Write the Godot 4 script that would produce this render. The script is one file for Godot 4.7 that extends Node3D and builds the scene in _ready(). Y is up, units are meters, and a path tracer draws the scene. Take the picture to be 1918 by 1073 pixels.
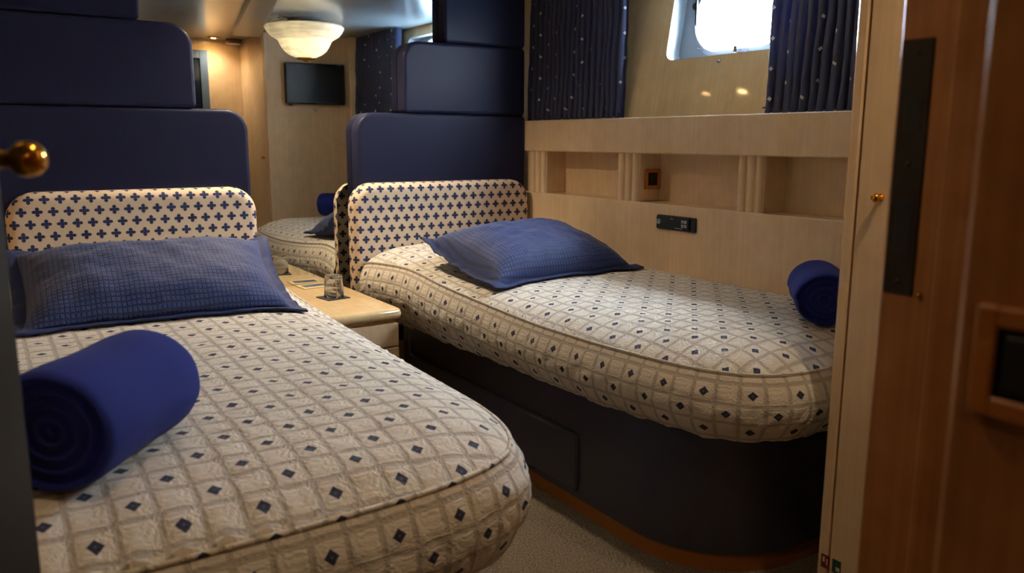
extends Node3D

const CELL := 0.0545         # one square of the bedspread print
const CEIL := 1.94           # ceiling height
const MIRROR_Z := -3.43      # mirrored wall behind the headboards
const WALL_X := 2.26         # panelled hull side

var M := {}
var noise := FastNoiseLite.new()
var rng := RandomNumberGenerator.new()
var taken := {}
var beds := {}

# ------------------------------------------------------------------ main
func _ready() -> void:
	rng.seed = 7
	noise.seed = 11
	noise.frequency = 1.0
	make_camera()
	make_environment()
	make_materials()
	make_room()
	make_hull_side()
	make_porthole()
	make_doorway()
	make_mirror()
	make_headboards()
	make_beds()
	make_bedside_table()
	make_pillows()
	make_blanket_rolls()
	make_curtains()
	make_lights()
	make_television()
	make_small_things()

func make_camera() -> void:
	var yaw := deg_to_rad(33.0)
	var pitch := deg_to_rad(10.17)
	var roll := deg_to_rad(0.185)
	var f := Vector3(sin(yaw) * cos(pitch), -sin(pitch), -cos(yaw) * cos(pitch))
	var r := Vector3(cos(yaw), 0, sin(yaw))
	var u := r.cross(f)
	var r2 := r * cos(roll) + u * sin(roll)
	var u2 := u * cos(roll) - r * sin(roll)
	var cam := Camera3D.new()
	cam.name = "camera"
	var lens := CameraAttributesPhysical.new()
	lens.frustum_focal_length = 34.15
	lens.frustum_focus_distance = 2.7
	lens.exposure_aperture = 4.6
	lens.frustum_near = 0.02
	lens.frustum_far = 200.0
	cam.attributes = lens
	cam.fov = 38.725
	cam.near = 0.02
	cam.far = 200.0
	cam.transform = Transform3D(Basis(r2, u2, -f), Vector3(0, 1.232, 0))
	cam.current = true
	add_child(cam)

func make_environment() -> void:
	var e := Environment.new()
	e.background_mode = Environment.BG_SKY
	var sky := Sky.new()
	var sm := ProceduralSkyMaterial.new()
	sm.sky_top_color = Color(0.86, 0.935, 1.0)
	sm.sky_horizon_color = Color(0.57, 0.61, 0.65)
	sm.ground_horizon_color = Color(0.42, 0.48, 0.55)
	sm.ground_bottom_color = Color(0.26, 0.34, 0.42)
	sm.sky_curve = 0.6
	sky.sky_material = sm
	e.sky = sky
	e.background_energy_multiplier = 200.0
	e.tonemap_mode = Environment.TONE_MAPPER_LINEAR
	e.tonemap_exposure = 1.24
	e.sdfgi_enabled = true
	e.ssao_enabled = true
	e.ssil_enabled = true
	var w := WorldEnvironment.new()
	w.name = "surroundings"
	w.environment = e
	add_child(w)

# ------------------------------------------------------------------ nodes
func numbered(called: String) -> String:
	if not taken.has(called):
		taken[called] = 0
		return called
	taken[called] += 1
	return "%s_%03d" % [called, taken[called]]

func thing(called: String, label: String, category: String, at := Vector3.ZERO, group := "") -> Node3D:
	var o := Node3D.new()
	o.name = numbered(called)
	add_child(o, true)
	o.position = at
	o.set_meta("label", label)
	o.set_meta("category", category)
	if group != "":
		o.set_meta("group", group)
	return o

func structure(called: String, label := "") -> Node3D:
	var o := Node3D.new()
	o.name = numbered(called)
	add_child(o, true)
	o.set_meta("kind", "structure")
	if label != "":
		o.set_meta("label", label)
	return o

func obj(called: String, mesh: Mesh, mat: Material, parent: Node = null) -> MeshInstance3D:
	var o := MeshInstance3D.new()
	o.mesh = mesh
	o.material_override = mat
	o.cast_shadow = GeometryInstance3D.SHADOW_CASTING_SETTING_ON
	if parent == null:
		o.name = numbered(called)
		add_child(o, true)
	else:
		o.name = called
		parent.add_child(o, true)
		# meshes are written in room coordinates: bring them to the parent's base
		o.position = -where(parent)
	return o

func where(n: Node) -> Vector3:
	var p := Vector3.ZERO
	while n is Node3D and n != self:
		p += (n as Node3D).position
		n = n.get_parent()
	return p

# ------------------------------------------------------------------ mesh helpers
func tool() -> SurfaceTool:
	var st := SurfaceTool.new()
	st.begin(Mesh.PRIMITIVE_TRIANGLES)
	return st

func done(st: SurfaceTool) -> ArrayMesh:
	st.generate_normals()
	return st.commit()

func tri(st: SurfaceTool, a: Vector3, b: Vector3, c: Vector3, ua: Vector2, ub: Vector2, uc: Vector2) -> void:
	st.set_uv(ua); st.add_vertex(a)
	st.set_uv(ub); st.add_vertex(b)
	st.set_uv(uc); st.add_vertex(c)

func box_uv(p: Vector3, n: Vector3) -> Vector2:
	var a := n.abs()
	if a.x >= a.y and a.x >= a.z:
		return Vector2(p.z, p.y)
	if a.z >= a.y:
		return Vector2(p.x, p.y)
	return Vector2(p.x, p.z)

# a flat face of any number of corners, corners clockwise seen from its front (n)
func face(st: SurfaceTool, pts: Array, n: Vector3) -> void:
	var g: Vector3 = (pts[1] - pts[0]).cross(pts[2] - pts[0])
	var p := pts
	if g.dot(n) > 0.0:
		p = pts.duplicate()
		p.reverse()
	for i in range(1, p.size() - 1):
		tri(st, p[0], p[i], p[i + 1], box_uv(p[0], n), box_uv(p[i], n), box_uv(p[i + 1], n))

# a box from corner a to corner b with chamfered edges
func add_box(st: SurfaceTool, a: Vector3, b: Vector3, c := 0.002) -> void:
	st.set_smooth_group(-1)
	var lo := Vector3(minf(a.x, b.x), minf(a.y, b.y), minf(a.z, b.z))
	var hi := Vector3(maxf(a.x, b.x), maxf(a.y, b.y), maxf(a.z, b.z))
	c = minf(c, 0.45 * minf(hi.x - lo.x, minf(hi.y - lo.y, hi.z - lo.z)))
	var k := Vector3(c, c, c)
	var li := lo + k
	var hj := hi - k
	for ax in 3:
		var b1 := (ax + 1) % 3
		var b2 := (ax + 2) % 3
		for s in [0, 1]:
			var n := Vector3.ZERO
			n[ax] = 1.0 if s else -1.0
			var q := []
			for cc in [[0, 0], [1, 0], [1, 1], [0, 1]]:
				var v := Vector3.ZERO
				v[ax] = hi[ax] if s else lo[ax]
				v[b1] = hj[b1] if cc[0] else li[b1]
				v[b2] = hj[b2] if cc[1] else li[b2]
				q.append(v)
			face(st, q, n)
	for ax in 3:
		var b1 := (ax + 1) % 3
		var b2 := (ax + 2) % 3
		for s1 in [0, 1]:
			for s2 in [0, 1]:
				var q := []
				for e in [[0, 0], [0, 1], [1, 1], [1, 0]]:
					var v := Vector3.ZERO
					v[ax] = hj[ax] if e[0] else li[ax]
					if e[1] == 0:
						v[b1] = hi[b1] if s1 else lo[b1]
						v[b2] = hj[b2] if s2 else li[b2]
					else:
						v[b1] = hj[b1] if s1 else li[b1]
						v[b2] = hi[b2] if s2 else lo[b2]
					q.append(v)
				var n := Vector3.ZERO
				n[b1] = 1.0 if s1 else -1.0
				n[b2] = 1.0 if s2 else -1.0
				face(st, q, n)
	for sx in [0, 1]:
		for sy in [0, 1]:
			for sz in [0, 1]:
				var n := Vector3(1.0 if sx else -1.0, 1.0 if sy else -1.0, 1.0 if sz else -1.0)
				var xi := hj.x if sx else li.x
				var yi := hj.y if sy else li.y
				var zi := hj.z if sz else li.z
				face(st, [Vector3(hi.x if sx else lo.x, yi, zi), Vector3(xi, hi.y if sy else lo.y, zi), Vector3(xi, yi, hi.z if sz else lo.z)], n)

func box(a: Vector3, b: Vector3, c := 0.002) -> ArrayMesh:
	var st := tool()
	add_box(st, a, b, c)
	return done(st)

# grid of points[row][col] with uvs[row][col]; smooth
func add_grid(st: SurfaceTool, pts: Array, uvs: Array, flip := false) -> void:
	st.set_smooth_group(0)
	for r in pts.size() - 1:
		var a: Array = pts[r]
		var b: Array = pts[r + 1]
		var ua: Array = uvs[r]
		var ub: Array = uvs[r + 1]
		for c in a.size() - 1:
			if flip:
				tri(st, a[c], b[c], a[c + 1], ua[c], ub[c], ua[c + 1])
				tri(st, a[c + 1], b[c], b[c + 1], ua[c + 1], ub[c], ub[c + 1])
			else:
				tri(st, a[c], a[c + 1], b[c], ua[c], ua[c + 1], ub[c])
				tri(st, a[c + 1], b[c + 1], b[c], ua[c + 1], ub[c + 1], ub[c])

# surface of revolution; profile of Vector2(radius, height) along +y of t
func add_lathe(st: SurfaceTool, profile: Array, t: Transform3D, seg := 32, squash := Vector3.ONE) -> void:
	var pts := []
	var uvs := []
	var run := 0.0
	for i in profile.size():
		if i > 0:
			run += (profile[i] as Vector2).distance_to(profile[i - 1])
		var row := []
		var ur := []
		for k in seg + 1:
			var a := TAU * k / seg
			row.append(t * (Vector3(cos(a) * profile[i].x, profile[i].y, sin(a) * profile[i].x) * squash))
			ur.append(Vector2(float(k) / seg, run))
		pts.append(row)
		uvs.append(ur)
	add_grid(st, pts, uvs)

func lathe(profile: Array, t: Transform3D, seg := 32) -> ArrayMesh:
	var st := tool()
	add_lathe(st, profile, t, seg)
	return done(st)

func along(from: Vector3, dir: Vector3) -> Transform3D:
	var y := dir.normalized()
	var x := y.cross(Vector3.UP)
	if x.length() < 0.01:
		x = Vector3.RIGHT
	x = x.normalized()
	return Transform3D(Basis(x, y, x.cross(y)), from)

func add_tube(st: SurfaceTool, path: Array, radius: float, seg := 8, closed := false) -> void:
	var pts := []
	var uvs := []
	var run := 0.0
	var n := path.size()
	for i in n + (1 if closed else 0):
		var p: Vector3 = path[i % n]
		var q: Vector3 = path[(i + 1) % n] if closed or i < n - 1 else p
		var o: Vector3 = path[(i - 1 + n) % n] if closed or i > 0 else p
		var d := (q - o).normalized()
		var s := d.cross(Vector3.UP)
		if s.length() < 0.05:
			s = d.cross(Vector3.RIGHT)
		s = s.normalized()
		var w := s.cross(d)
		if i > 0:
			run += p.distance_to(path[(i - 1) % n])
		var row := []
		var ur := []
		for k in seg + 1:
			var a := TAU * k / seg
			row.append(p + (s * cos(a) + w * sin(a)) * radius)
			ur.append(Vector2(run, float(k) / seg * 0.05))
		pts.append(row)
		uvs.append(ur)
	add_grid(st, pts, uvs)

func tube(path: Array, radius: float, seg := 8, closed := false) -> ArrayMesh:
	var st := tool()
	add_tube(st, path, radius, seg, closed)
	return done(st)

# rounded rectangle outline, counter-clockwise in (x, y); radii: bottom-left, bottom-right, top-right, top-left
func rounded(x0: float, y0: float, x1: float, y1: float, radii: Array, seg := 10) -> Array:
	var out := []
	var corners := [[x0, y0, 1, 1, PI], [x1, y0, -1, 1, 1.5 * PI], [x1, y1, -1, -1, 0.0], [x0, y1, 1, -1, 0.5 * PI]]
	for i in 4:
		var r: float = maxf(radii[i], 0.0005)
		var c: Array = corners[i]
		var ctr := Vector2(c[0] + c[2] * r, c[1] + c[3] * r)
		for k in seg + 1:
			var a: float = c[4] + 0.5 * PI * k / seg
			out.append(ctr + Vector2(cos(a), sin(a)) * r)
	return out

func inset(loop: Array, d: float) -> Array:
	var out := []
	var n := loop.size()
	for i in n:
		var p: Vector2 = loop[i]
		var a: Vector2 = loop[(i - 1 + n) % n]
		var b: Vector2 = loop[(i + 1) % n]
		var e1 := (p - a).normalized()
		var e2 := (b - p).normalized()
		var nn := Vector2(-(e1.y + e2.y), e1.x + e2.x)
		if nn.length() < 1e-5:
			nn = Vector2(-e1.y, e1.x)
		nn = nn.normalized()
		var cosine := maxf(0.5, nn.dot(Vector2(-e1.y, e1.x)))
		out.append(p + nn * d / cosine)
	return out

# padded slab: outline loop (ccw), from depth d0 to d1 with softened front edge; to3 maps (Vector2, depth) to a point
func padded(loop: Array, d0: float, d1: float, soft: float, to3: Callable) -> ArrayMesh:
	var st := tool()
	var rows := []
	var uvs := []
	var s := signf(d1 - d0)
	var flat := inset(loop, soft)
	var cap := inset(loop, soft + 0.002)
	var loops := [[loop, d0, soft * 0.5 * PI + absf(d1 - d0) - soft]]
	for k in 9:
		var a := 0.5 * PI * k / 8.0
		loops.append([inset(loop, soft * (1.0 - cos(a))), d1 - s * soft * (1.0 - sin(a)), soft * (0.5 * PI - a)])
	loops.append([cap, d1, -0.002])
	for l in loops:
		var row := []
		var ur := []
		for i in loop.size() + 1:
			var j := i % loop.size()
			var out: Vector2 = (loop[j] - flat[j]).normalized()
			row.append(to3.call(l[0][j], l[1]))
			ur.append(flat[j] + out * l[2])
		rows.append(row)
		uvs.append(ur)
	var o3: Vector3 = to3.call(Vector2.ZERO, 0.0)
	var hand: float = (to3.call(Vector2.RIGHT, 0.0) - o3).cross(to3.call(Vector2.DOWN, 0.0) - o3).dot(to3.call(Vector2.ZERO, s) - o3)
	add_grid(st, rows, uvs, hand > 0.0)
	st.set_smooth_group(-1)
	var pv := PackedVector2Array(cap)
	var idx := Geometry2D.triangulate_polygon(pv)
	var n: Vector3 = to3.call(Vector2.ZERO, s) - to3.call(Vector2.ZERO, 0.0)
	for i in range(0, idx.size(), 3):
		var q := [pv[idx[i]], pv[idx[i + 1]], pv[idx[i + 2]]]
		var v := [to3.call(q[0], d1), to3.call(q[1], d1), to3.call(q[2], d1)]
		if (v[1] - v[0]).cross(v[2] - v[0]).dot(n) > 0.0:
			tri(st, v[0], v[2], v[1], q[0], q[2], q[1])
		else:
			tri(st, v[0], v[1], v[2], q[0], q[1], q[2])
	return done(st)

# vertical prism on a floor-plan loop (x, z)
func prism(loop: Array, y0: float, y1: float, soft := 0.0) -> ArrayMesh:
	var st := tool()
	var rows := []
	var uvs := []
	var levels := [[0.0, y0], [0.0, y1 - soft]]
	if soft > 0.0:
		for k in range(1, 5):
			var a := 0.5 * PI * k / 4.0
			levels.append([soft * (1.0 - cos(a)), y1 - soft + soft * sin(a)])
	for l in levels:
		var lp := inset(loop, l[0]) if l[0] > 0.0 else loop
		var row := []
		var ur := []
		var run := 0.0
		for i in lp.size() + 1:
			var p: Vector2 = lp[i % lp.size()]
			if i > 0:
				run += p.distance_to(lp[i - 1])
			row.append(Vector3(p.x, l[1], p.y))
			ur.append(Vector2(run, l[1]))
		rows.append(row)
		uvs.append(ur)
	add_grid(st, rows, uvs)
	st.set_smooth_group(-1)
	var cap := inset(loop, soft) if soft > 0.0 else loop
	var flat := PackedVector2Array(cap)
	var idx := Geometry2D.triangulate_polygon(flat)
	for i in range(0, idx.size(), 3):
		for y in [y0, y1]:
			face(st, [Vector3(flat[idx[i]].x, y, flat[idx[i]].y), Vector3(flat[idx[i + 1]].x, y, flat[idx[i + 1]].y), Vector3(flat[idx[i + 2]].x, y, flat[idx[i + 2]].y)], Vector3(0, 1.0 if y == y1 else -1.0, 0))
	return done(st)

# curve through points
func smooth_path(ctrl: Array, per := 12) -> Array:
	var out := []
	for i in ctrl.size() - 1:
		var p0: Vector3 = ctrl[maxi(i - 1, 0)]
		var p1: Vector3 = ctrl[i]
		var p2: Vector3 = ctrl[i + 1]
		var p3: Vector3 = ctrl[mini(i + 2, ctrl.size() - 1)]
		for k in per:
			out.append(p1.cubic_interpolate(p2, p0, p3, float(k) / per))
	out.append(ctrl[-1])
	return out

# ------------------------------------------------------------------ textures and materials
func tex(im: Image) -> ImageTexture:
	return ImageTexture.create_from_image(im)

func mat(color: Color, rough: float, metal := 0.0) -> StandardMaterial3D:
	var m := StandardMaterial3D.new()
	m.albedo_color = color
	m.roughness = rough
	m.metallic = metal
	return m

func lerp_c(a: Color, b: Color, t: float) -> Color:
	return a.lerp(b, clampf(t, 0.0, 1.0))

func quilt_images() -> Array:
	var n := 512
	var im := Image.create(n, n, false, Image.FORMAT_RGB8)
	var hm := Image.create(n, n, false, Image.FORMAT_RGB8)
	var cream := Color(0.87, 0.832, 0.768)
	var taupe := Color(0.725, 0.685, 0.625)
	var navy := Color(0.17, 0.18, 0.27)
	for y in n:
		for x in n:
			var cu := 2.0 * x / n
			var cv := 2.0 * y / n
			var ci := int(cu) % 2
			var cj := int(cv) % 2
			var fu := cu - floorf(cu) - 0.5
			var fv := cv - floorf(cv) - 0.5
			var w := noise.get_noise_2d(x * 0.02, y * 0.02) * 0.012
			var edge := maxf(absf(fu), absf(fv)) + w
			var c := cream
			var weave := 0.985 + 0.015 * sin(x * 1.6) * sin(y * 1.6)
			if edge > 0.405:
				# ladder-stitched band between the squares
				var side := 0.5 - edge
				var along_c := (cu if absf(fv) > absf(fu) else cv)
				var stitch := 0.5 + 0.5 * sin(along_c * TAU * 12.0)
				c = lerp_c(taupe, cream, 0.22 * stitch * (1.0 if side > 0.03 else 0.0))
			if (ci + cj) % 2 == 0:
				var dm := absf(fu) + absf(fv)
				if dm < 0.215:
					c = navy if dm > 0.035 else Color(0.42, 0.41, 0.44)
			im.set_pixel(x, y, Color(c.r * weave, c.g * weave, c.b * weave))
			# puffed squares and soft puckers
			var puff := (1.0 - pow(absf(fu) * 2.0, 3.0)) * (1.0 - pow(absf(fv) * 2.0, 3.0))
			var pk := noise.get_noise_3d(sin(PI * cu) * 2.1 + cos(PI * cu), cos(PI * cv) * 1.2, sin(PI * cv) * 3.0)
			var h := 0.25 + 0.45 * puff + 0.30 * pk
			hm.set_pixel(x, y, Color(h, h, h))
	return [tex(im), tex(hm)]

func cross_image() -> ImageTexture:
	var im := Image.create(256, 512, false, Image.FORMAT_RGB8)
	var cream := Color(0.865, 0.765, 0.635)
	var navy := Color(0.15, 0.18, 0.34)
	for y in 512:
		for x in 256:
			var u := x / 256.0
			var v := y / 256.0
			var c := cream
			for o in [Vector2(0.25, 0.5), Vector2(0.75, 1.5)]:
				var dx := absf(u - o.x)
				dx = minf(dx, 1.0 - dx)
				var dy := absf(v - o.y)
				var arm := (dx < 0.34 and dy < 0.115) or (dy < 0.38 and dx < 0.105)
				var tipx := dx > 0.27 and dy > 0.08
				var tipy := dy > 0.30 and dx > 0.07
				var petal := Vector2(dx - 0.20, dy).length() < 0.135 or Vector2(dx, dy - 0.23).length() < 0.135
				if (arm and not tipx and not tipy) or petal:
					c = navy
			var wv := 0.98 + 0.02 * sin(x * 1.1) * sin(y * 1.1)
			im.set_pixel(x, y, Color(c.r * wv, c.g * wv, c.b * wv))
	return tex(im)

func waffle_images() -> Array:
	var im := Image.create(128, 128, false, Image.FORMAT_RGB8)
	var hm := Image.create(128, 128, false, Image.FORMAT_RGB8)
	for y in 128:
		for x in 128:
			var fu := absf(fmod(x / 64.0, 1.0) - 0.5) * 2.0
			var fv := absf(fmod(y / 64.0, 1.0) - 0.5) * 2.0
			var e := maxf(fu, fv)
			var line := smoothstep(0.62, 0.80, e)
			var c := Color(0.145, 0.225, 0.455).lerp(Color(0.09, 0.125, 0.27), line)
			im.set_pixel(x, y, c)
			var h := 1.0 - line
			hm.set_pixel(x, y, Color(h, h, h))
	return [tex(im), tex(hm)]

func curtain_image() -> ImageTexture:
	var im := Image.create(256, 256, false, Image.FORMAT_RGB8)
	var navy := Color(0.185, 0.192, 0.305)
	var white := Color(0.84, 0.83, 0.80)
	for y in 256:
		for x in 256:
			var c := navy
			var wv := 0.94 + 0.06 * sin(x * 2.1) * sin(y * 2.1)
			c = Color(c.r * wv, c.g * wv, c.b * wv)
			for o in [Vector2(64, 64), Vector2(192, 192)]:
				var d := Vector2(absf(x - o.x) * 2.2, absf(y - o.y))
				var s := d.x + d.y
				if s < 20.0 and not (s < 4.0) and not (absf(d.x - d.y) < 1.5 and s > 6.0):
					c = white
			im.set_pixel(x, y, c)
	return tex(im)

# maple veneer: book-matched leaves with fine upright grain; one image is one metre
func veneer_image(base: Color, dark: Color, contrast: float) -> ImageTexture:
	var n := 512
	var im := Image.create(n, n, false, Image.FORMAT_RGB8)
	var leaves := [0.0, 0.16, 0.33, 0.48, 0.66, 0.83, 1.0]
	var tones := [0.35, 0.62, 0.42, 0.70, 0.38, 0.55]
	for x in n:
		var u := float(x) / n
		var tone := 0.5
		for i in 6:
			if u >= leaves[i] and u < leaves[i + 1]:
				tone = tones[i]
		for y in n:
			var ca := cos(TAU * y / n) * 0.35
			var sa := sin(TAU * y / n) * 0.35
			var g := noise.get_noise_3d(x * 0.16, ca, sa) * 0.45 + noise.get_noise_3d(x * 0.55, ca * 2.0 + 9.0, sa * 2.0) * 0.16
			var fig := noise.get_noise_3d(x * 0.025 + 40.0, ca * 5.0, sa * 5.0) * 0.5
			im.set_pixel(x, y, lerp_c(base, dark, contrast * (tone + g + fig)))
	return tex(im)

func carpet_images() -> Array:
	var n := 512
	var im := Image.create(n, n, false, Image.FORMAT_RGB8)
	var hm := Image.create(n, n, false, Image.FORMAT_RGB8)
	for y in n:
		for x in n:
			var a := noise.get_noise_2d(x * 0.22, y * 0.22)
			var b := noise.get_noise_2d(x * 0.5 + 300.0, y * 0.5)
			var t := 0.5 + 0.55 * a + 0.3 * b
			im.set_pixel(x, y, lerp_c(Color(0.40, 0.35, 0.29), Color(0.70, 0.645, 0.56), t))
			hm.set_pixel(x, y, Color(clampf(t, 0, 1), 0, 0))
	return [tex(im), tex(hm)]

func alabaster_image() -> ImageTexture:
	var n := 256
	var im := Image.create(n, n, false, Image.FORMAT_RGB8)
	for y in n:
		for x in n:
			var ca := cos(TAU * x / n)
			var sa := sin(TAU * x / n)
			var a := noise.get_noise_3d(ca * 0.9, y * 0.055, sa * 0.9)
			var b := noise.get_noise_3d(ca * 3.0 + 5.0, y * 0.02, sa * 3.0)
			im.set_pixel(x, y, lerp_c(Color(0.97, 0.95, 0.90), Color(0.80, 0.79, 0.76), 0.3 + 0.9 * a + 0.4 * b))
	return tex(im)

func bumped(m: StandardMaterial3D, t: Texture2D, cm: float) -> void:
	m.heightmap_enabled = true
	m.heightmap_texture = t
	m.heightmap_scale = cm

func make_materials() -> void:
	var q := quilt_images()
	M.quilt = mat(Color.WHITE, 0.82)
	M.quilt.albedo_texture = q[0]
	bumped(M.quilt, q[1], 0.5)
	M.quilt.uv1_scale = Vector3(1.0 / (2 * CELL), 1.0 / (2 * CELL), 1)
	M.cross = mat(Color.WHITE, 0.85)
	M.cross.albedo_texture = cross_image()
	M.cross.uv1_scale = Vector3(1.0 / 0.049, 1.0 / 0.087, 1)
	var w := waffle_images()
	M.waffle = mat(Color.WHITE, 0.72)
	M.waffle.albedo_texture = w[0]
	bumped(M.waffle, w[1], 0.07)
	M.waffle.uv1_scale = Vector3(1.0 / 0.027, 1.0 / 0.027, 1)
	M.waffle.rim_enabled = true
	M.waffle.rim = 0.25
	M.hem = mat(Color(0.105, 0.16, 0.335), 0.75)
	M.fleece = mat(Color(0.045, 0.115, 0.46), 0.92)
	M.fleece.rim_enabled = true
	M.fleece.rim = 0.12
	M.fleece.rim_tint = 0.7
	M.curtain = mat(Color.WHITE, 0.7)
	M.curtain.albedo_texture = curtain_image()
	M.curtain.uv1_scale = Vector3(4.5, 10, 1)
	M.curtain.backlight_enabled = true
	M.curtain.backlight = Color(0.20, 0.22, 0.30)
	M.vinyl = mat(Color(0.135, 0.138, 0.215), 0.42)
	M.vinyl.metallic_specular = 0.22
	M.base = mat(Color(0.235, 0.235, 0.30), 0.42)
	M.wood = mat(Color.WHITE, 0.20)
	M.wood.albedo_texture = veneer_image(Color(0.885, 0.775, 0.635), Color(0.80, 0.68, 0.525), 0.7)
	M.wood.uv1_scale = Vector3(1, 1, 1)
	M.gloss_wood = mat(Color.WHITE, 0.06)
	M.gloss_wood.albedo_texture = veneer_image(Color(0.88, 0.76, 0.56), Color(0.78, 0.64, 0.44), 0.6)
	M.warm_wood = mat(Color.WHITE, 0.3)
	M.warm_wood.albedo_texture = veneer_image(Color(0.70, 0.49, 0.29), Color(0.56, 0.36, 0.18), 0.8)
	M.dark_wood = mat(Color(0.42, 0.26, 0.12), 0.4)
	M.plinth = mat(Color(0.66, 0.40, 0.15), 0.35)
	M.gap = mat(Color(0.16, 0.11, 0.07), 0.8)
	M.ceiling = mat(Color(0.66, 0.66, 0.64), 0.20)
	M.ceiling.metallic_specular = 0.6
	M.beam = mat(Color(0.52, 0.50, 0.46), 0.3)
	M.white = mat(Color(0.76, 0.78, 0.80), 0.3)
	M.plate_wood = mat(Color(0.70, 0.44, 0.20), 0.3)
	M.recess = mat(Color(0.55, 0.58, 0.60), 0.4)
	M.mirror = mat(Color(0.90, 0.91, 0.90), 0.0, 1.0)
	M.brass = mat(Color(0.86, 0.62, 0.24), 0.18, 1.0)
	M.old_brass = mat(Color(0.15, 0.10, 0.05), 0.5, 0.4)
	M.chrome = mat(Color(0.8, 0.82, 0.84), 0.15, 1.0)
	M.black = mat(Color(0.03, 0.03, 0.035), 0.35)
	M.screen = mat(Color(0.012, 0.012, 0.014), 0.45)
	M.grey_print = mat(Color(0.35, 0.36, 0.42), 0.6)
	M.silver = mat(Color(0.62, 0.64, 0.68), 0.4, 0.3)
	M.rubber = mat(Color(0.06, 0.06, 0.07), 0.6)
	var c := carpet_images()
	M.carpet = mat(Color.WHITE, 0.95)
	M.carpet.albedo_texture = c[0]
	bumped(M.carpet, c[1], 0.9)
	M.carpet.uv1_scale = Vector3(0.9, 0.9, 1)
	M.alabaster = mat(Color.WHITE, 0.25)
	M.alabaster.albedo_texture = alabaster_image()
	M.alabaster.uv1_scale = Vector3(1, 3, 1)
	M.alabaster.backlight_enabled = true
	M.alabaster.backlight = Color(0.9, 0.89, 0.86)
	M.pane = mat(Color(1, 1, 1, 0.04), 0.0)
	M.pane.transparency = BaseMaterial3D.TRANSPARENCY_ALPHA
	M.glass = mat(Color(1, 1, 1, 0.02), 0.0)
	M.glass.transparency = BaseMaterial3D.TRANSPARENCY_ALPHA
	M.glass.refraction_enabled = true
	M.glass.refraction_scale = 0.05
	M.slate = mat(Color(0.13, 0.125, 0.14), 0.7)
	M.paper = mat(Color(0.78, 0.70, 0.50), 0.6)
	M.lit = mat(Color(1, 0.9, 0.75), 0.5)
	M.lit.emission_enabled = true
	M.lit.emission = Color(1.0, 0.80, 0.52)
	M.lit.emission_energy_multiplier = 110.0
	M.bulb = mat(Color(1, 0.97, 0.92), 0.5)
	M.bulb.emission_enabled = true
	M.bulb.emission = Color(1.0, 0.96, 0.90)
	M.bulb.emission_energy_multiplier = 4.0
	M.leaf = mat(Color(0.14, 0.14, 0.135), 0.35)
	M.frame_blue = mat(Color(0.36, 0.43, 0.52), 0.3)
	M.dark_glass = mat(Color(0.10, 0.13, 0.17), 0.05)
	M.red = mat(Color(0.45, 0.07, 0.06), 0.5)
	M.green = mat(Color(0.05, 0.26, 0.17), 0.5)
	M.sticker_white = mat(Color(0.80, 0.76, 0.70), 0.5)

# ------------------------------------------------------------------ room shell
func make_room() -> void:
	var f := structure("floor")
	obj("carpet", box(Vector3(-0.8, -0.06, -3.55), Vector3(2.7, 0.0, 1.3)), M.carpet, f)
	var c := structure("ceiling")
	obj("ceiling_panel", box(Vector3(-0.8, CEIL, -3.55), Vector3(2.452, CEIL + 0.04, 1.3)), M.ceiling, c)
	# grey box beam that crosses the ceiling slantwise towards the wardrobe corner
	var st := tool()
	st.set_smooth_group(-1)
	var b := [Vector2(1.49, -1.18), Vector2(1.67, -1.18), Vector2(1.30, -2.75), Vector2(1.18, -2.75)]
	var lo := []
	var hi := []
	for p in b:
		lo.append(Vector3(p.x, CEIL - 0.035, p.y))
		hi.append(Vector3(p.x, CEIL, p.y))
	face(st, lo, Vector3.DOWN)
	for i in 4:
		var j := (i + 1) % 4
		var mid: Vector3 = (lo[i] + lo[j]) * 0.5 - Vector3(1.51, CEIL, -1.95)
		mid.y = 0
		face(st, [lo[i], lo[j], hi[j], hi[i]], mid)
	obj("ceiling_beam", done(st), M.beam, c)
	var wb := structure("wall_back")
	obj("panel", box(Vector3(-0.1, 0, -3.52), Vector3(2.46, CEIL, MIRROR_Z - 0.008)), M.wood, wb)
	var wl := structure("wall_left")
	obj("panel", box(Vector3(-0.06, 0, -3.5), Vector3(0.008, CEIL, -1.16)), M.wood, wl)
	obj("return_panel", box(Vector3(-0.75, 0, -1.22), Vector3(0.006, CEIL, -1.16)), M.wood, wl)
	obj("passage_panel", box(Vector3(-0.75, 0, -1.2), Vector3(-0.69, CEIL, 1.25)), M.warm_wood, wl)
	var wp := structure("wall_passage")
	obj("panel", box(Vector3(-0.75, 0, 1.19), Vector3(1.2, CEIL, 1.25)), M.warm_wood, wp)
	# wardrobe block whose end stands beside the doorway and whose front carries the television
	var wf := structure("wall_front")
	obj("panel", box(Vector3(1.705, 0, -1.176), Vector3(2.45, CEIL, -0.50)), M.wood, wf)
	obj("edge_trim", box(Vector3(1.69, 0, -1.180), Vector3(1.72, CEIL, -1.152), 0.004), M.wood, wf)
	obj("end_board", box(Vector3(1.690, 0, -1.146), Vector3(1.715, CEIL, -0.582), 0.003), M.wood, wf)
	obj("corner_post", box(Vector3(2.262, 1.32, -1.27), Vector3(2.44, CEIL, -1.17), 0.003), M.wood, wf)
	# wall with the door opening
	var wd := structure("wall_door")
	obj("panel", box(Vector3(0.965, 0, -0.58), Vector3(1.76, CEIL, -0.36)), M.wood, wd)
	obj("passage_panel", box(Vector3(0.63, 0, -0.334), Vector3(1.2, CEIL, 1.25), 0.006), M.warm_wood, wd)
	obj("door_jamb", box(Vector3(0.95, 0, -0.603), Vector3(0.985, CEIL, -0.507), 0.004), M.warm_wood, wd)
	obj("door_stop", box(Vector3(0.938, 0, -0.530), Vector3(0.985, CEIL, -0.33), 0.004), M.warm_wood, wd)

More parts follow.
